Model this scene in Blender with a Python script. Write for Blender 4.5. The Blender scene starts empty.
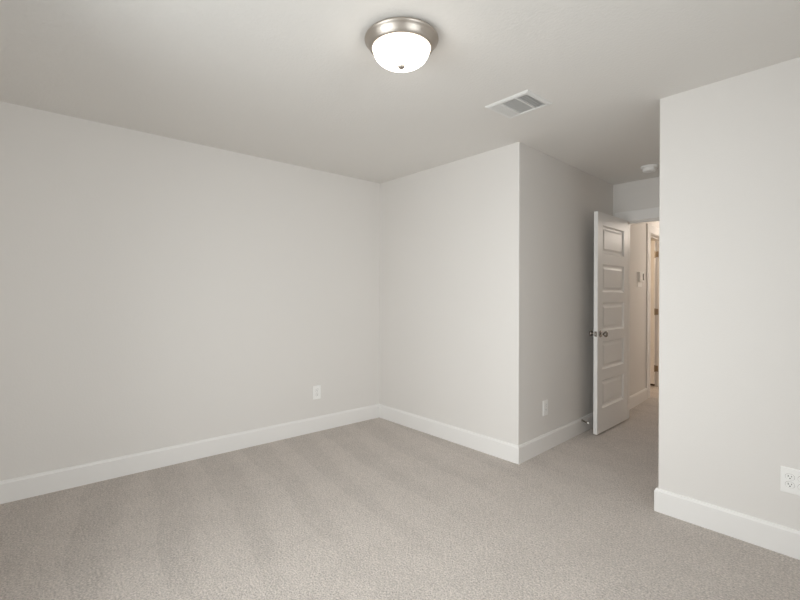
import bpy, bmesh, math, random
from mathutils import Vector, Matrix
sc = bpy.context.scene
COL = sc.collection
random.seed(7)

# ------------------------------------------------------------------ camera
YAW, ROLL = 0.85372, 0.00364
cd = bpy.data.cameras.new('camera')
cam = bpy.data.objects.new('camera', cd)
COL.objects.link(cam)
cd.sensor_width = 36.0
cd.lens = 440.96 / 800 * 36.0
cd.shift_x = (400 - 397.53) / 800
cd.shift_y = -(300 - 295.31) / 800
cd.clip_start = 0.02
F = Vector((-math.sin(YAW), math.cos(YAW), 0))
R = Vector((math.cos(YAW), math.sin(YAW), 0))
U = Vector((0, 0, 1))
R2 = R * math.cos(ROLL) + U * math.sin(ROLL)
U2 = -R * math.sin(ROLL) + U * math.cos(ROLL)
M = Matrix((R2, U2, -F)).transposed().to_4x4()
M.translation = Vector((0, 0, 1.286))
cam.matrix_world = M
sc.camera = cam

# ------------------------------------------------------------------ world, lights, exposure
w = bpy.data.worlds.new('sky')
sc.world = w
w.use_nodes = True
bg = w.node_tree.nodes['Background']
bg.inputs['Color'].default_value = (0.80, 0.90, 1.0, 1)
bg.inputs['Strength'].default_value = 1.0

WX0, WX1, WZ0, WZ1 = -2.08, -0.78, 0.55, 2.15      # window in the wall behind the camera
def area_light(name, loc, rot, sx, sy, power, col):
    d = bpy.data.lights.new(name, 'AREA')
    d.shape = 'RECTANGLE'; d.size = sx; d.size_y = sy
    d.energy = power; d.color = col; d.spread = math.radians(130)
    o = bpy.data.objects.new(name, d); COL.objects.link(o)
    o.location = loc; o.rotation_euler = rot
    return o
WY0, WY1 = 0.45, 1.65                               # unseen side-wall window, added to brighten the left and alcove walls
DAY = (0.98, 0.98, 0.978)
area_light('daylight_back_window', ((WX0 + WX1) / 2, -0.80, (WZ0 + WZ1) / 2 + 0.15),
           (math.radians(80), 0, 0), WX1 - WX0 + 0.1, WZ1 - WZ0 + 0.1, 49, DAY)
area_light('fill_side_window', (1.16, (WY0 + WY1) / 2, (WZ0 + WZ1) / 2 + 0.15),
           (math.radians(80), 0, math.radians(90)), WY1 - WY0 + 0.1, WZ1 - WZ0 + 0.1, 38, DAY)  # added fill light, no known source on this side
def point_light(name, loc, power, col, rad=0.08):
    d = bpy.data.lights.new(name, 'POINT')
    d.energy = power; d.color = col; d.shadow_soft_size = rad
    o = bpy.data.objects.new(name, d); COL.objects.link(o); o.location = loc
    return o
point_light('hall_lamp_light', (-1.30, 6.95, 2.20), 18.5, (1.0, 0.90, 0.79))
point_light('side_room_lamp_light', (-3.1, 6.0, 2.1), 17, (1.0, 0.73, 0.47))

vs = sc.view_settings
vs.view_transform = 'Standard'; vs.look = 'None'; vs.gamma = 1.0; vs.use_curve_mapping = False
vs.exposure = -0.09
sc.cycles.use_denoising = True
sc.cycles.max_bounces = 14
sc.cycles.diffuse_bounces = 8
sc.cycles.transparent_max_bounces = 12
sc.cycles.sample_clamp_indirect = 6.0

# ------------------------------------------------------------------ materials
def mat(name, col, rough=0.5, metal=0.0, spec=0.5):
    m = bpy.data.materials.new(name); m.use_nodes = True
    b = m.node_tree.nodes['Principled BSDF']
    b.inputs['Base Color'].default_value = (*col, 1)
    b.inputs['Roughness'].default_value = rough
    b.inputs['Metallic'].default_value = metal
    b.inputs['Specular IOR Level'].default_value = spec
    return m
def nodes(m):
    nt = m.node_tree
    return nt, nt.nodes, nt.links, nt.nodes['Principled BSDF']
def add_bump(m, scale, strength, dist, detail=3.0, rough=0.5):
    nt, N, L, b = nodes(m)
    tc = N.new('ShaderNodeTexCoord')
    nz = N.new('ShaderNodeTexNoise'); nz.inputs['Scale'].default_value = scale
    nz.inputs['Detail'].default_value = detail; nz.inputs['Roughness'].default_value = rough
    bp = N.new('ShaderNodeBump'); bp.inputs['Strength'].default_value = strength
    bp.inputs['Distance'].default_value = dist
    L.new(tc.outputs['Object'], nz.inputs['Vector'])
    L.new(nz.outputs['Fac'], bp.inputs['Height'])
    L.new(bp.outputs['Normal'], b.inputs['Normal'])
    return m
M_wall = add_bump(mat('wall_paint', (0.785, 0.765, 0.744), 0.75, 0, 0.25), 95, 0.25, 0.002)
M_ceil = add_bump(mat('ceiling_paint', (0.79, 0.775, 0.752), 0.9, 0, 0.1), 60, 0.45, 0.004, 4.0, 0.55)
M_trim = mat('trim_white_paint', (0.87, 0.86, 0.85), 0.38, 0, 0.4)
M_door = mat('door_white_paint', (0.87, 0.86, 0.85), 0.4, 0, 0.4)
M_plastic = mat('white_plastic', (0.93, 0.93, 0.92), 0.35)
M_seam = mat('grey_seam', (0.38, 0.38, 0.37), 0.6)
M_slot = mat('dark_slot', (0.03, 0.03, 0.03), 0.6)
M_nickel = mat('brushed_nickel', (0.52, 0.48, 0.44), 0.28, 1.0)
M_ring = mat('satin_nickel', (0.50, 0.455, 0.41), 0.40, 1.0)
M_knob = mat('dark_satin_nickel', (0.34, 0.31, 0.28), 0.22, 1.0)
M_hinge = mat('bronzed_nickel', (0.34, 0.29, 0.23), 0.35, 1.0)
M_metalwhite = mat('white_enamelled_metal', (0.78, 0.78, 0.77), 0.35)
M_duct = mat('duct_grey', (0.13, 0.135, 0.145), 0.7)
M_screen = mat('dark_screen', (0.07, 0.075, 0.06), 0.2)
M_rubber = mat('white_rubber', (0.8, 0.8, 0.78), 0.5)
M_gap = mat('gap_shade', (0.05, 0.035, 0.025), 0.9)  # near-black colour for the shade below the side room door

def carpet():
    m = mat('carpet', (0.4, 0.36, 0.32), 1.0, 0, 0.05)
    nt, N, L, b = nodes(m)
    b.inputs['Sheen Weight'].default_value = 0.15
    tc = N.new('ShaderNodeTexCoord')
    # tufts
    n1 = N.new('ShaderNodeTexNoise'); n1.inputs['Scale'].default_value = 105; n1.inputs['Detail'].default_value = 4; n1.inputs['Roughness'].default_value = 0.7
    n2 = N.new('ShaderNodeTexNoise'); n2.inputs['Scale'].default_value = 4.5; n2.inputs['Detail'].default_value = 4; n2.inputs['Roughness'].default_value = 0.6
    vo = N.new('ShaderNodeTexVoronoi'); vo.inputs['Scale'].default_value = 130
    # vacuum strokes: bands of brushed pile running out from the left wall
    sx = N.new('ShaderNodeSeparateXYZ')
    wob = N.new('ShaderNodeTexNoise'); wob.inputs['Scale'].default_value = 0.9; wob.inputs['Detail'].default_value = 2
    L.new(tc.outputs['Object'], sx.inputs[0])
    for n in (n1, n2, vo, wob): L.new(tc.outputs['Object'], n.inputs['Vector'])
    def math_(op, a, bb=None, c=None):
        q = N.new('ShaderNodeMath'); q.operation = op
        for i, v in enumerate((a, bb, c)):
            if v is None: continue
            if isinstance(v, (int, float)): q.inputs[i].default_value = v
            else: L.new(v, q.inputs[i])
        return q.outputs[0]
    X, Y = sx.outputs['X'], sx.outputs['Y']
    yy = math_('ADD', Y, math_('MULTIPLY', X, 0.13))
    yy = math_('ADD', yy, math_('MULTIPLY', wob.outputs['Fac'], 0.22))
    ph = math_('FRACT', math_('MULTIPLY', yy, 2.75))
    # duty cycle changes with X: each stroke is a long wedge
    duty = N.new('ShaderNodeMapRange'); duty.inputs['From Min'].default_value = -3.7; duty.inputs['From Max'].default_value = -1.7
    duty.inputs['To Min'].default_value = 0.72; duty.inputs['To Max'].default_value = 0.22
    L.new(X, duty.inputs['Value'])
    dd = math_('SUBTRACT', ph, duty.outputs[0])
    st = N.new('ShaderNodeMapRange'); st.interpolation_type = 'SMOOTHSTEP'
    st.inputs['From Min'].default_value = -0.10; st.inputs['From Max'].default_value = 0.10
    st.inputs['To Min'].default_value = -1; st.inputs['To Max'].default_value = 1
    L.new(dd, st.inputs['Value'])
    fade = N.new('ShaderNodeMapRange'); fade.interpolation_type = 'SMOOTHSTEP'
    fade.inputs['From Min'].default_value = -2.2; fade.inputs['From Max'].default_value = -1.2
    fade.inputs['To Min'].default_value = 0.031; fade.inputs['To Max'].default_value = 0.0
    L.new(X, fade.inputs['Value'])
    stripes = math_('MULTIPLY', st.outputs[0], fade.outputs[0])
    val = math_('ADD', stripes, 1.0)
    val = math_('ADD', val, math_('MULTIPLY', math_('SUBTRACT', n1.outputs['Fac'], 0.5), 1.9))
    n3 = N.new('ShaderNodeTexNoise'); n3.inputs['Scale'].default_value = 26; n3.inputs['Detail'].default_value = 5; n3.inputs['Roughness'].default_value = 0.75
    L.new(tc.outputs['Object'], n3.inputs['Vector'])
    val = math_('ADD', val, math_('MULTIPLY', math_('SUBTRACT', n3.outputs['Fac'], 0.5), 0.45))
    val = math_('ADD', val, math_('MULTIPLY', math_('SUBTRACT', n2.outputs['Fac'], 0.5), 0.20))
    mul = N.new('ShaderNodeMix'); mul.data_type = 'RGBA'; mul.blend_type = 'MULTIPLY'; mul.inputs['Factor'].default_value = 1.0
    mul.inputs['A'].default_value = (0.64, 0.582, 0.54, 1)
    cb = N.new('ShaderNodeCombineColor')
    for i in range(3): L.new(val, cb.inputs[i])
    L.new(cb.outputs[0], mul.inputs['B'])
    L.new(mul.outputs['Result'], b.inputs['Base Color'])
    h = math_('ADD', n1.outputs['Fac'], math_('MULTIPLY', vo.outputs['Distance'], 0.5))
    bp = N.new('ShaderNodeBump'); bp.inputs['Strength'].default_value = 0.8; bp.inputs['Distance'].default_value = 0.014
    L.new(h, bp.inputs['Height']); L.new(bp.outputs['Normal'], b.inputs['Normal'])
    return m
M_carpet = carpet()

def lamp_glass():
    m = mat('frosted_lamp_glass', (0.95, 0.93, 0.88), 0.25)
    nt, N, L, b = nodes(m)
    tc = N.new('ShaderNodeTexCoord')
    nz = N.new('ShaderNodeTexNoise'); nz.inputs['Scale'].default_value = 9; nz.inputs['Detail'].default_value = 4; nz.inputs['Distortion'].default_value = 1.5
    rp = N.new('ShaderNodeValToRGB')
    rp.color_ramp.elements[0].position = 0.3; rp.color_ramp.elements[0].color = (1.0, 0.90, 0.77, 1)
    rp.color_ramp.elements[1].position = 0.7; rp.color_ramp.elements[1].color = (1.0, 0.94, 0.86, 1)
    L.new(tc.outputs['Object'], nz.inputs['Vector']); L.new(nz.outputs['Fac'], rp.inputs['Fac'])
    L.new(rp.outputs['Color'], b.inputs['Emission Color'])
    b.inputs['Emission Strength'].default_value = 8.0
    return m
M_glass_lamp = lamp_glass()

def window_glass():
    m = bpy.data.materials.new('window_glass'); m.use_nodes = True
    nt = m.node_tree; N = nt.nodes; L = nt.links
    N.clear()
    o = N.new('ShaderNodeOutputMaterial'); t = N.new('ShaderNodeBsdfTransparent'); g = N.new('ShaderNodeBsdfGlossy')
    t.inputs['Color'].default_value = (0.97, 0.985, 0.98, 1); g.inputs['Roughness'].default_value = 0.02
    x = N.new('ShaderNodeMixShader'); x.inputs[0].default_value = 0.06
    L.new(t.outputs[0], x.inputs[1]); L.new(g.outputs[0], x.inputs[2]); L.new(x.outputs[0], o.inputs[0])
    return m
M_pane = window_glass()

# ------------------------------------------------------------------ mesh helpers
def obj(name, bm, m, parent=None, smooth=False, loc=None, rot=None, bevel=0, seg=2):
    bmesh.ops.recalc_face_normals(bm, faces=bm.faces)
    me = bpy.data.meshes.new(name); bm.to_mesh(me); bm.free()
    me.materials.append(m)
    if smooth:
        for p in me.polygons: p.use_smooth = True
    o = bpy.data.objects.new(name, me); COL.objects.link(o)
    if parent is not None: o.parent = parent
    if loc is not None: o.location = loc
    if rot is not None: o.rotation_euler = rot
    if bevel:
        b = o.modifiers.new('bevel', 'BEVEL'); b.width = bevel; b.segments = seg; b.limit_method = 'ANGLE'; b.angle_limit = math.radians(40)
    return o
def bx(bm, x0, x1, y0, y1, z0, z1, mtx=None):
    vs_ = [bm.verts.new((x, y, z)) for x in (x0, x1) for y in (y0, y1) for z in (z0, z1)]
    if mtx is not None:
        for v in vs_: v.co = mtx @ v.co
    for f in ((0, 1, 3, 2), (4, 6, 7, 5), (0, 4, 5, 1), (2, 3, 7, 6), (0, 2, 6, 4), (1, 5, 7, 3)):
        bm.faces.new([vs_[i] for i in f])
    return bm
def box(*a, mtx=None): return bx(bmesh.new(), *a, mtx=mtx)
def prism(bm, poly, z0, z1):
    lo = [bm.verts.new((x, y, z0)) for x, y in poly]; hi = [bm.verts.new((x, y, z1)) for x, y in poly]
    n = len(poly)
    bm.faces.new(lo); bm.faces.new(hi)
    for i in range(n): bm.faces.new((lo[i], lo[(i + 1) % n], hi[(i + 1) % n], hi[i]))
    return bm
def lathe(bm, prof, n=48, mtx=None):
    """prof: list of (r, z); rings round z, poles closed where r = 0"""
    rings = []
    for r, z in prof:
        if r < 1e-6: rings.append([bm.verts.new((0, 0, z))])
        else: rings.append([bm.verts.new((r * math.cos(2 * math.pi * k / n), r * math.sin(2 * math.pi * k / n), z)) for k in range(n)])
    for a, b in zip(rings, rings[1:]):
        for k in range(n):
            k2 = (k + 1) % n
            if len(a) == 1 and len(b) == 1: continue
            if len(a) == 1: bm.faces.new((a[0], b[k], b[k2]))
            elif len(b) == 1: bm.faces.new((a[k], b[0], a[k2]))
            else: bm.faces.new((a[k], b[k], b[k2], a[k2]))
    if mtx is not None: bmesh.ops.transform(bm, matrix=mtx, verts=bm.verts)
    return bm
def tube(bm, pts, r, n=10, closed_ends=True):
    rings = []
    for i, p in enumerate(pts):
        p = Vector(p)
        t = (Vector(pts[min(i + 1, len(pts) - 1)]) - Vector(pts[max(i - 1, 0)])).normalized()
        a = t.orthogonal().normalized() if i == 0 else (rings_a - t * rings_a.dot(t)).normalized()
        rings_a = a; b = t.cross(a)
        rings.append([bm.verts.new(p + a * r * math.cos(2 * math.pi * k / n) + b * r * math.sin(2 * math.pi * k / n)) for k in range(n)])
    for a, b in zip(rings, rings[1:]):
        for k in range(n): bm.faces.new((a[k], a[(k + 1) % n], b[(k + 1) % n], b[k]))
    if closed_ends: bm.faces.new(rings[0]); bm.faces.new(rings[-1])
    return bm
def struct(o, label=None):
    o['kind'] = 'structure'
    if label: o['label'] = label
    return o
def thing(name, label, cat, loc=(0, 0, 0), rotz=0.0, group=None):
    o = bpy.data.objects.new(name, None); COL.objects.link(o)
    o.empty_display_size = 0.05
    o.location = loc; o.rotation_euler = (0, 0, rotz)
    o['label'] = label; o['category'] = cat
    if group: o['group'] = group
    return o

# ------------------------------------------------------------------ room dimensions
H = 2.467
XL, XR, YB = -3.639, 0.66, -0.30            # left wall, side wall, wall behind the camera
YF = 2.9233                                 # far wall
YR = 2.9155                                 # right wall
XA0 = -1.9384                               # outer corner far wall / alcove
YD, XD = 4.808, -2.032                      # doorway wall, its corner with the alcove wall
XA1 = -0.9630                               # end of right wall
T = 0.12
YE = 8.6                                    # hall end
XS = -4.0                                   # side room beyond the hall
def corner_arc(cx, cy, r, a0, a1, n=5):
    return [(cx + r * math.cos(math.radians(a0 + (a1 - a0) * k / n)), cy + r * math.sin(math.radians(a0 + (a1 - a0) * k / n))) for k in range(n + 1)]
def wall(name, poly, z0=0.0, z1=H, smooth=False):
    return struct(obj(name, prism(bmesh.new(), poly, z0, z1), M_wall))

# floor and ceiling
struct(obj('floor', box(XS - T, XR + T, YB - T, YE + T, -0.12, 0.0), M_carpet))
struct(obj('ceiling', box(XS - T, XR + T, YB - T, YE + T, H, H + 0.12), M_ceil))

# walls
wall('wall_left', [(XL - T, YB - T), (XL, YB - T), (XL, YF + T), (XL - T, YF + T)])
wall('wall_far', [(XL, YF)] + corner_arc(XA0 - 0.008, YF + 0.008, 0.008, -90, 0) + [(XA0 + (XD - XA0) * T / (YD - YF), YF + T), (XL, YF + T)])
sk = (XD - XA0) / (YD - YF)
wall('wall_alcove', [(XA0 + sk * T, YF + T), (XD, YD), (XD - T, YD), (XA0 + sk * T - T, YF + T)])
wall('wall_right', [(XR, YR), (XR, YR + T), (XA1 + T, YR + T), (XA1, YR + T)] + corner_arc(XA1 + 0.008, YR + 0.008, 0.008, 180, 270))
wall('wall_alcove_side', [(XA1, YR + T), (XA1 + T, YR + T), (XA1 + T, YD), (XA1, YD)])
bm = bmesh.new()
bx(bm, XR, XR + T, YB - T, WY0, 0, H); bx(bm, XR, XR + T, WY1, YR + T, 0, H)
bx(bm, XR, XR + T, WY0, WY1, 0, WZ0); bx(bm, XR, XR + T, WY0, WY1, WZ1, H)
struct(obj('wall_side', bm, M_wall))
# wall behind the camera with its window opening
bm = bmesh.new()
bx(bm, XL, WX0, YB - T, YB, 0, H); bx(bm, WX1, XR, YB - T, YB, 0, H)
bx(bm, WX0, WX1, YB - T, YB, 0, WZ0); bx(bm, WX0, WX1, YB - T, YB, WZ1, H)
struct(obj('wall_back', bm, M_wall))
# doorway wall
DX0, DX1, DZ = -1.905, -1.130, 2.055        # clear opening
JT = 0.018
bm = bmesh.new()
bx(bm, XD - T, DX0 - JT, YD, YD + T, 0, H); bx(bm, DX1 + JT, XA1 + T, YD, YD + T, 0, H)
bx(bm, DX0 - JT, DX1 + JT, YD, YD + T, DZ + JT, H)
struct(obj('wall_doorway', bm, M_wall))
# hall: left wall with the second doorway, right wall, end wall
# the hall wall is a little out of square: local frame = (along the hall, away from the hall, z)
HA = math.atan(0.092)
HO = Vector((-2.017, YD + T, 0))
HM = Matrix.Translation(HO) @ Matrix.Rotation(HA, 4, 'Z') @ Matrix(((0, -1, 0, 0), (1, 0, 0, 0), (0, 0, 1, 0), (0, 0, 0, 1)))
def hall(s_, t_=0.0): v = HM @ Vector((s_, t_, 0)); return (v.x, v.y)
HS0, HS1, HZ = 1.175, 2.015, 2.085
HE = 3.60
bm = bmesh.new()
bx(bm, 0.012, HS0 - JT, 0, T, 0, H, HM); bx(bm, HS1 + JT, HE, 0, T, 0, H, HM)
bx(bm, HS0 - JT, HS1 + JT, 0, T, HZ + JT, H, HM)
struct(obj('wall_hall_left', bm, M_wall))
wall('wall_hall_right', [(XA1, YD + T), (XA1 + T, YD + T), (XA1 + T, YE), (XA1, YE)])
wall('wall_hall_end', [(XS - T, YE), (XA1 + T, YE), (XA1 + T, YE + T), (XS - T, YE + T)])
wall('wall_side_room', [(XS - T, YD), (XS, YD), (XS, YE), (XS - T, YE)])
wall('wall_side_room_near', [(XS, YD), (XD - T, YD), (XD - T, YD + T), (XS, YD + T)])

# the back window, and a side window added for fill light: local x along the wall, y outwards from the room face
def window(name, wd, loc, rotz):
    bm = bmesh.new(); fw = 0.05; h = wd / 2
    bx(bm, -h, h, 0.04, 0.10, WZ0, WZ0 + fw); bx(bm, -h, h, 0.04, 0.10, WZ1 - fw, WZ1)
    for x in (-h, -fw / 2, h - fw): bx(bm, x, x + fw, 0.04, 0.10, WZ0 + fw, WZ1 - fw)
    zm = (WZ0 + WZ1) / 2
    bx(bm, -h + fw, -fw / 2, 0.05, 0.09, zm - 0.02, zm + 0.02); bx(bm, fw / 2, h - fw, 0.05, 0.09, zm - 0.02, zm + 0.02)
    win = struct(obj(name, bm, M_trim, loc=loc, rot=(0, 0, rotz)))
    obj('pane', box(-h + fw, h - fw, 0.068, 0.072, WZ0 + fw, WZ1 - fw), M_pane, win)
    obj('window_sill', box(-h - 0.04, h + 0.04, -0.03, 0.04, WZ0 - 0.025, WZ0), M_trim, win, bevel=0.004)
window('window_1', WX1 - WX0, ((WX0 + WX1) / 2, YB, 0), math.pi)
window('window_fill', WY1 - WY0, (XR, (WY0 + WY1) / 2, 0), -math.pi / 2)  # unseen opening, added for the fill light

# ------------------------------------------------------------------ baseboards
BH, BT = 0.138, 0.0155
def mitre_run(name, a, b, ma, mb):
    """one straight baseboard a->b, ends mitred: extra length at full thickness ma, mb (sign) """
    prof = [(0, 0), (BT, 0), (BT, BH - 0.016), (BT - 0.004, BH - 0.010), (BT - 0.006, BH - 0.002), (BT - 0.008, BH), (0, BH)]
    A, B = Vector(a), Vector(b); d = (B - A).normalized(); nn = Vector((d.y, -d.x))
    bm = bmesh.new()
    s0 = [bm.verts.new((*(A + nn * t - d * t * ma), z)) for t, z in prof]
    s1 = [bm.verts.new((*(B + nn * t + d * t * mb), z)) for t, z in prof]
    n = len(prof)
    for k in range(n): bm.faces.new((s0[k], s0[(k + 1) % n], s1[(k + 1) % n], s1[k]))
    bm.faces.new(s0); bm.faces.new(s1)
    return struct(obj(name, bm, M_trim))
mitre_run('baseboard_left', (XL, YB), (XL, YF), -1, -1)
mitre_run('baseboard_far', (XL, YF), (XA0, YF), -1, 1)
mitre_run('baseboard_alcove', (XA0, YF), (XD, YD), 1, 0)
mitre_run('baseboard_alcove_side', (XA1, YD), (XA1, YR), 0, 1)
mitre_run('baseboard_right', (XA1, YR), (XR, YR), 1, -1)
mitre_run('baseboard_side', (XR, YR), (XR, YB), -1, -1)
mitre_run('baseboard_back', (XR, YB), (XL, YB), -1, -1)
CW, CT = 0.098, 0.018                        # casing width, thickness
CW2 = 0.13
mitre_run('baseboard_hall', hall(0.02), hall(HS0 - 0.005 - CW2), 0, 0)

# ------------------------------------------------------------------ door frames
def door_frame(name, w0, w1, zt, frame, depth, sides=(1, -1), CW=CW):
    """jambs, head and flat casings; frame maps local (along, across, z) with the wall from across=0 to depth"""
    bm = bmesh.new()
    J = JT
    bx(bm, w0 - J, w0, 0, depth, 0, zt + J, frame); bx(bm, w1, w1 + J, 0, depth, 0, zt + J, frame)
    bx(bm, w0, w1, 0, depth, zt, zt + J, frame)
    # stops
    sy0, sy1 = 0.045, 0.085
    bx(bm, w0, w0 + 0.011, sy0, sy1, 0, zt, frame); bx(bm, w1 - 0.011, w1, sy0, sy1, 0, zt, frame)
    bx(bm, w0 + 0.011, w1 - 0.011, sy0, sy1, zt - 0.011, zt, frame)
    o = struct(obj(name, bm, M_trim))
    bm = bmesh.new()
    for s in sides:
        y0, y1 = (-CT, 0) if s == 1 else (depth, depth + CT)
        r = 0.005
        bx(bm, w0 - r - CW, w0 - r, y0, y1, 0, zt + r, frame); bx(bm, w1 + r, w1 + r + CW, y0, y1, 0, zt + r, frame)
        bx(bm, w0 - r - CW, w1 + r + CW, y0, y1, zt + r, zt + r + 0.105, frame)
    obj('casing', bm, M_trim, o, bevel=0.003)
    return o
fr1 = Matrix.Translation((0, YD, 0))
door_frame('trim_1', DX0, DX1, DZ, fr1, T)
door_frame('trim_2', HS0, HS1, HZ, HM, T, (1, -1), CW2)

# ------------------------------------------------------------------ panel doors
def leaf_mesh(W, TH, HT, stile=0.115, top=0.117, bottom=0.225, rail=0.10, count=5):
    bm = bmesh.new()
    ph = (HT - top - bottom - rail * (count - 1)) / count
    zs = [0, bottom]
    for k in range(count):
        zs.append(zs[-1] + ph)
        if k < count - 1: zs.append(zs[-1] + rail)
    zs.append(HT)
    xs = [0, stile, W - stile, W]
    for side, y in ((-1, 0.0), (1, TH)):
        s = -1 if side == 1 else 1           # depth direction into the leaf
        V = {}
        def vt(x, yy, z):
            k = (round(x, 5), round(yy, 5), round(z, 5))
            if k not in V: V[k] = bm.verts.new((x, yy, z))
            return V[k]
        for i in range(3):
            for j in range(len(zs) - 1):
                x0, x1, z0, z1 = xs[i], xs[i + 1], zs[j], zs[j + 1]
                if i == 1 and j % 2 == 1:
                    prev = None
                    for ins, dep in ((0, 0), (0.004, 0.006), (0.014, 0.013), (0.028, 0.013), (0.048, 0.005)):
                        ring = [vt(x0 + ins, y + s * dep, z0 + ins), vt(x1 - ins, y + s * dep, z0 + ins), vt(x1 - ins, y + s * dep, z1 - ins), vt(x0 + ins, y + s * dep, z1 - ins)]
                        if prev:
                            for k in range(4): bm.faces.new((prev[k], prev[(k + 1) % 4], ring[(k + 1) % 4], ring[k]))
                        prev = ring
                    bm.faces.new(prev)
                else:
                    bm.faces.new((vt(x0, y, z0), vt(x1, y, z0), vt(x1, y, z1), vt(x0, y, z1)))
    # edges
    def q(*p): bm.faces.new([bm.verts.new(c) for c in p])
    for j in range(len(zs) - 1):
        for x in (0, W): q((x, 0, zs[j]), (x, TH, zs[j]), (x, TH, zs[j + 1]), (x, 0, zs[j + 1]))
    for i in range(3):
        for z in (0, HT): q((xs[i], 0, z), (xs[i + 1], 0, z), (xs[i + 1], TH, z), (xs[i], TH, z))
    bmesh.ops.remove_doubles(bm, verts=bm.verts, dist=1e-5)
    return bm
def knob_mesh():
    prof = [(0.0, 0.0), (0.032, 0.0), (0.033, 0.003), (0.030, 0.007), (0.020, 0.010), (0.012, 0.014), (0.0105, 0.026),
            (0.014, 0.032), (0.022, 0.037), (0.0275, 0.045), (0.0275, 0.053), (0.023, 0.060), (0.013, 0.0645), (0.0, 0.066)]
    return lathe(bmesh.new(), prof, 32)
# bedroom door, swung open into the alcove: local x from hinge to free edge, +y face towards wall
DW, DTH, DH = 0.762, 0.035, 2.050
hin = Vector((-1.8745, 4.799)); fre = Vector((-1.8405, 4.0375))     # room-side face at hinge and at free edge
ang = math.atan2(fre.y - hin.y, fre.x - hin.x)
door = obj('door_1', leaf_mesh(DW, DTH, DH), M_door, loc=(hin.x, hin.y, 0.014), rot=(0, 0, ang))
struct(door, 'white five panel door standing open against the alcove wall')
# leaf runs along +x, thickness towards +y local; for a door pointing to -Y local +y is +X, so shift it behind its face
for v in door.data.vertices: v.co.y -= DTH
kz = 0.936 - 0.014
k1 = obj('door_knob', knob_mesh(), M_knob, door, True, (DW - 0.066, 0.0, kz), (math.radians(-90), 0, 0))
k2 = obj('door_knob', knob_mesh(), M_knob, door, True, (DW - 0.066, -DTH, kz), (math.radians(90), 0, 0))
bm = box(0, 0.0015, -0.0115, 0.0115, -0.024, 0.024)
lp = obj('latch_plate', bm, M_knob, door, False, (DW, -DTH / 2, kz))
bm = box(0, 0.010, -0.006, 0.006, -0.009, 0.009)
obj('latch_bolt', bm, M_nickel, lp, loc=(0.0015, 0, 0), bevel=0.002)
for z in (0.22, 1.02, 1.82):
    bm = bmesh.new(); lathe(bm, [(0, -0.049), (0.004, -0.048), (0.0065, -0.045), (0.0065, 0.045), (0.004, 0.048), (0, 0.049)], 12)
    bx(bm, -0.0015, 0.0, 0.0, 0.034, -0.045, 0.045)
    obj('hinge', bm, M_nickel, door, loc=(-0.002, -DTH - 0.004, z))

# door of the side room, swung away from the hall, hung on the far jamb
D2W = HS1 - HS0 - 0.006
door2 = obj('door_2', leaf_mesh(D2W, DTH, 2.045), M_door)
struct(door2, 'white door of the hall side room, open, seen through its frame')
# leaf pointing into the side room, its near face towards the camera
hp = hall(HS1 - 0.040, T + 0.008)
door2.location = (hp[0], hp[1], 0.035); door2.rotation_euler = (0, 0, math.pi + HA)
for v in door2.data.vertices: v.co.y -= DTH
for z in (0.225, 1.03, 1.845):
    bm = bmesh.new(); lathe(bm, [(0, -0.049), (0.004, -0.048), (0.008, -0.045), (0.008, 0.045), (0.004, 0.048), (0, 0.049)], 12)
    bx(bm, -0.042, 0.0, 0.0, 0.003, -0.042, 0.042)
    obj('hinge', bm, M_hinge, door2, loc=(-0.006, 0.006, z))
obj('door_gap_shade', box(0.0, D2W, -DTH + 0.002, -0.002, -0.022, 0.0), M_gap, door2)  # dark strip standing in for the shade in the gap under the leaf

# ------------------------------------------------------------------ ceiling light
LX, LY = -1.5105, 1.3353
t = thing('ceiling_light', 'lit flush ceiling light with frosted glass bowl and brushed nickel ring', 'ceiling light', (LX, LY, H))
prof = [(0.0, 0.0), (0.143, 0.0), (0.158, -0.007), (0.1665, -0.012), (0.169, -0.017), (0.167, -0.022), (0.162, -0.026),
        (0.157, -0.033), (0.150, -0.045), (0.1435, -0.055), (0.138, -0.060), (0.1285, -0.058), (0.1285, -0.050), (0.0, -0.050)]
obj('ring', lathe(bmesh.new(), prof, 72), M_ring, t, True)
dome = []
for k in range(19):
    a = math.radians(90 * k / 18)
    dome.append((0.1290 * math.cos(a) ** 0.66 if k < 18 else 0.0, -0.056 - 0.074 * math.sin(a)))
obj('glass_bowl', lathe(bmesh.new(), dome, 72), M_glass_lamp, t, True)
fin = [(0.0, -0.129), (0.008, -0.129), (0.009, -0.133), (0.0175, -0.136)] + [(0.0175 * math.cos(math.radians(a)), -0.137 - 0.014 * math.sin(math.radians(a))) for a in range(0, 90, 12)] + [(0.0, -0.151)]
obj('finial', lathe(bmesh.new(), fin, 24), M_ring, t, True, (0, 0, 0.004))

# ------------------------------------------------------------------ ceiling register
VX0, VX1, VY0, VY1 = -1.722, -1.415, 2.218, 2.490
t = thing('ceiling_vent', 'white square air register set in the ceiling, louvres in three banks', 'vent', ((VX0 + VX1) / 2, (VY0 + VY1) / 2, H))
vw, vh = (VX1 - VX0) / 2, (VY1 - VY0) / 2
FWD = 0.030
bm = bmesh.new()
o_ = [(-vw, -vh), (vw, -vh), (vw, vh), (-vw, vh)]
def ring_pts(ins, z): return [bm.verts.new((x - math.copysign(ins, x), y - math.copysign(ins, y), z)) for x, y in o_]
rings = [ring_pts(0, 0.0), ring_pts(0.0015, -0.004), ring_pts(0.012, -0.010), ring_pts(FWD - 0.004, -0.010), ring_pts(FWD, -0.007), ring_pts(FWD, 0.0)]
for a, b in zip(rings, rings[1:]):
    for k in range(4): bm.faces.new((a[k], a[(k + 1) % 4], b[(k + 1) % 4], b[k]))
obj('frame', bm, M_metalwhite, t)
ix, iy = vw - FWD, vh - FWD
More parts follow.
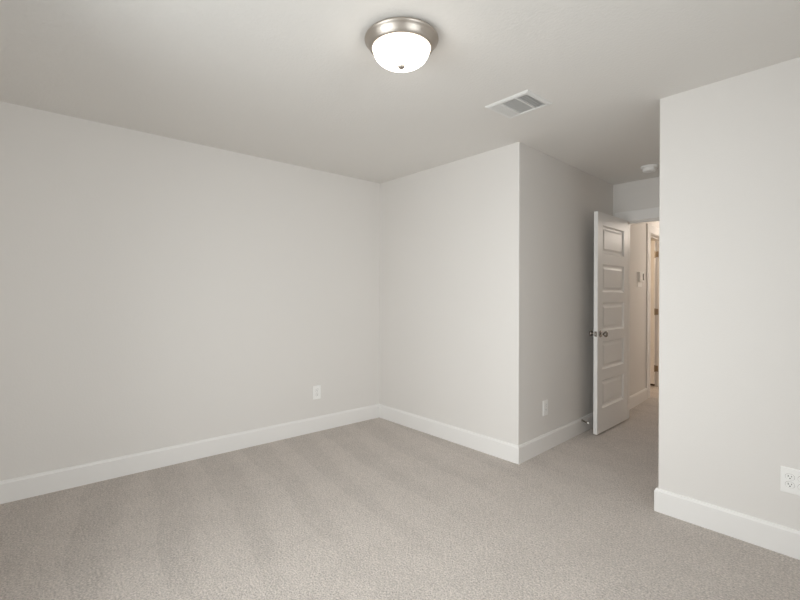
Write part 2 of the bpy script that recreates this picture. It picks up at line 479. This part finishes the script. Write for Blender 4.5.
obj('duct_back', box(-ix, ix, -iy, iy, -0.0012, -0.0002), M_duct, t)
b1, b2 = -ix + 0.066, ix - 0.070              # bank divisions
bm = bmesh.new()
for x in (b1, b2): bx(bm, x - 0.004, x + 0.004, -iy, iy, -0.010, -0.0014)
obj('divider', bm, M_metalwhite, t)
def bank(name, x0, x1, alongx, n, tilt, wd, m=M_metalwhite):
    bm = bmesh.new()
    for k in range(n):
        f = (k + 0.5) / n
        if alongx:
            mt = Matrix.Translation(((x0 + x1) / 2, -iy + 2 * iy * f, -0.0058)) @ Matrix.Rotation(math.radians(tilt), 4, 'X')
            bx(bm, -(x1 - x0) / 2, (x1 - x0) / 2, -wd / 2, wd / 2, -0.0005, 0.0005, mt)
        else:
            mt = Matrix.Translation((x0 + (x1 - x0) * f, 0, -0.0058)) @ Matrix.Rotation(math.radians(tilt), 4, 'Y')
            bx(bm, -wd / 2, wd / 2, -iy, iy, -0.0005, 0.0005, mt)
    return obj(name, bm, m, t)
bank('louver_bank', -ix, b1 - 0.004, False, 5, -40, 0.0130)
bank('louver_bank', b1 + 0.004, b2 - 0.004, True, 17, 13, 0.0104)
bank('louver_bank', b2 + 0.004, ix, False, 5, 50, 0.0085)
bm = bmesh.new()
for k in range(11):
    y = -iy + 2 * iy * (k + 0.5) / 11
    bx(bm, b2 + 0.004, ix, y - 0.0035, y + 0.0035, -0.0062, -0.0050)
obj('rear_blades', bm, M_metalwhite, t)
for sx_ in (-1, 1):
    bm = bmesh.new(); lathe(bm, [(0.0, -0.0125), (0.003, -0.012), (0.004, -0.010), (0.0, -0.0099)], 12)
    obj('screw', bm, M_metalwhite, t, True, (sx_ * (vw - 0.016), 0, 0))

# ------------------------------------------------------------------ smoke detector
t = thing('smoke_detector', 'round white smoke detector on the alcove ceiling in front of the doorway', 'smoke detector', (-1.520, 4.358, H))
obj('mounting_plate', lathe(bmesh.new(), [(0, 0), (0.070, 0), (0.071, -0.003), (0.070, -0.014), (0.066, -0.016), (0, -0.016)], 48), M_plastic, t, True)
obj('body', lathe(bmesh.new(), [(0, -0.016), (0.056, -0.016), (0.0565, -0.020), (0.055, -0.040), (0.050, -0.047), (0.040, -0.050), (0, -0.051)], 48), M_plastic, t, True)
bm = bmesh.new(); lathe(bm, [(0, -0.050), (0.010, -0.050), (0.0095, -0.053), (0, -0.0535)], 20)
obj('test_button', bm, M_plastic, t, True, (0.02, 0, 0))

# ------------------------------------------------------------------ wall outlets (local: plate in xz, facing -y)
def rounded(bm, wd, ht, r, y0, y1, n=6):
    pts = []
    for cx_, cz_, a0 in ((wd / 2 - r, ht / 2 - r, 0), (-wd / 2 + r, ht / 2 - r, 90), (-wd / 2 + r, -ht / 2 + r, 180), (wd / 2 - r, -ht / 2 + r, 270)):
        for k in range(n + 1):
            a = math.radians(a0 + 90 * k / n); pts.append((cx_ + r * math.cos(a), cz_ + r * math.sin(a)))
    A = [bm.verts.new((x, y0, z)) for x, z in pts]; B = [bm.verts.new((x, y1, z)) for x, z in pts]
    bm.faces.new(A); bm.faces.new(B)
    for k in range(len(pts)): bm.faces.new((A[k], A[(k + 1) % len(pts)], B[(k + 1) % len(pts)], B[k]))
    return bm
def plate_mesh(wd, ht):
    bm = bmesh.new(); prev = None
    for ins, y in ((0, 0.0), (0.0, -0.003), (0.004, -0.006)):
        ring = [bm.verts.new((sx_ * (wd / 2 - ins), y, sz_ * (ht / 2 - ins))) for sx_, sz_ in ((-1, -1), (1, -1), (1, 1), (-1, 1))]
        if prev:
            for k in range(4): bm.faces.new((prev[k], prev[(k + 1) % 4], ring[(k + 1) % 4], ring[k]))
        else: bm.faces.new(ring)
        prev = ring
    bm.faces.new(prev)
    return bm
def outlet(label, loc, rotz, wd, ht, gangs, style='duplex'):
    t = thing('wall_outlet', label, 'outlet', loc, rotz)
    obj('cover_plate', plate_mesh(wd, ht), M_plastic, t, bevel=0.0012)
    for g in range(gangs):
        gx = (g - (gangs - 1) / 2) * 0.0465
        for s in (1, -1):
            obj('seam', rounded(bmesh.new(), 0.0362, 0.0307, 0.0135, -0.0058, -0.0063), M_seam, t, False, (gx, 0, s * 0.0195))
            bm = rounded(bmesh.new(), 0.034, 0.0285, 0.0125, -0.006, -0.0085)
            r = obj('receptacle', bm, M_plastic, t, False, (gx, 0, s * 0.0195))
            bm = bmesh.new()
            bx(bm, -0.0078, -0.0052, -0.0092, -0.0084, 0.000, 0.0085); bx(bm, 0.0052, 0.0074, -0.0092, -0.0084, 0.001, 0.0078)
            lathe(bm, [(0, 0), (0.0027, 0), (0.0027, 0.0008), (0, 0.0008)], 14)
            for v in list(bm.verts)[16:]:
                x, y, z = v.co; v.co = (x, -0.0084 - z, -0.0065 + y)
            obj('slots', bm, M_slot, r)
        bm = bmesh.new(); lathe(bm, [(0, 0.0), (0.003, 0.0), (0.0028, 0.001), (0, 0.0014)], 14, Matrix.Rotation(math.radians(90), 4, 'X'))
        obj('screw', bm, M_plastic, t, True, (gx, -0.006, 0))
    return t
outlet('small white duplex outlet low on the long left wall near the room corner', (XL, 2.166, 0.367), math.radians(90), 0.082, 0.128, 1)
a_al = math.atan2(YD - YF, XD - XA0)
py = 3.345
outlet('white outlet seen almost edge-on, low on the alcove wall beside the open door', (XA0 + sk * (py - YF), py, 0.354), a_al, 0.082, 0.128, 1)
outlet('wide white double outlet low on the right wall at the photo edge', (-0.404 + 0.060, YR, 0.372), 0.0, 0.120, 0.127, 2)

# ------------------------------------------------------------------ door stop on the alcove baseboard
sy_ = 4.02
t = thing('door_stop', 'silver spring door stop with white tip sticking out of the baseboard behind the door', 'door stop',
          (XA0 + sk * (sy_ - YF) + BT, sy_, 0.122), 0.0)
obj('base', lathe(bmesh.new(), [(0, 0), (0.013, 0), (0.012, 0.004), (0.008, 0.009), (0, 0.010)], 20, Matrix.Rotation(math.radians(90), 4, 'Y')), M_nickel, t, True)
pts = [(0.008 + 0.050 * k / 130, 0.0062 * math.cos(2 * math.pi * k / 13), 0.0062 * math.sin(2 * math.pi * k / 13)) for k in range(131)]
obj('spring', tube(bmesh.new(), pts, 0.0021, 6), M_knob, t, True)
obj('rubber_tip', lathe(bmesh.new(), [(0, 0.056), (0.008, 0.056), (0.009, 0.060), (0.009, 0.068), (0.006, 0.073), (0, 0.074)], 20, Matrix.Rotation(math.radians(90), 4, 'Y')), M_rubber, t, True)
t.rotation_euler = (0, math.radians(12), 0)

# ------------------------------------------------------------------ thermostat in the hall
t = thing('thermostat', 'small white thermostat with dark display on the hall wall beyond the door', 'thermostat', (*hall(0.745), 1.500), math.radians(90) + HA)
bm = box(-0.09, 0.09, -0.006, 0.0, -0.103, 0.078)
obj('wall_plate', bm, M_plastic, t, bevel=0.002)
obj('body', box(-0.085, 0.085, -0.032, -0.006, -0.042, 0.076), M_plastic, t, bevel=0.004)
obj('display', box(0.026, 0.074, -0.0335, -0.032, -0.022, 0.058), M_screen, t)
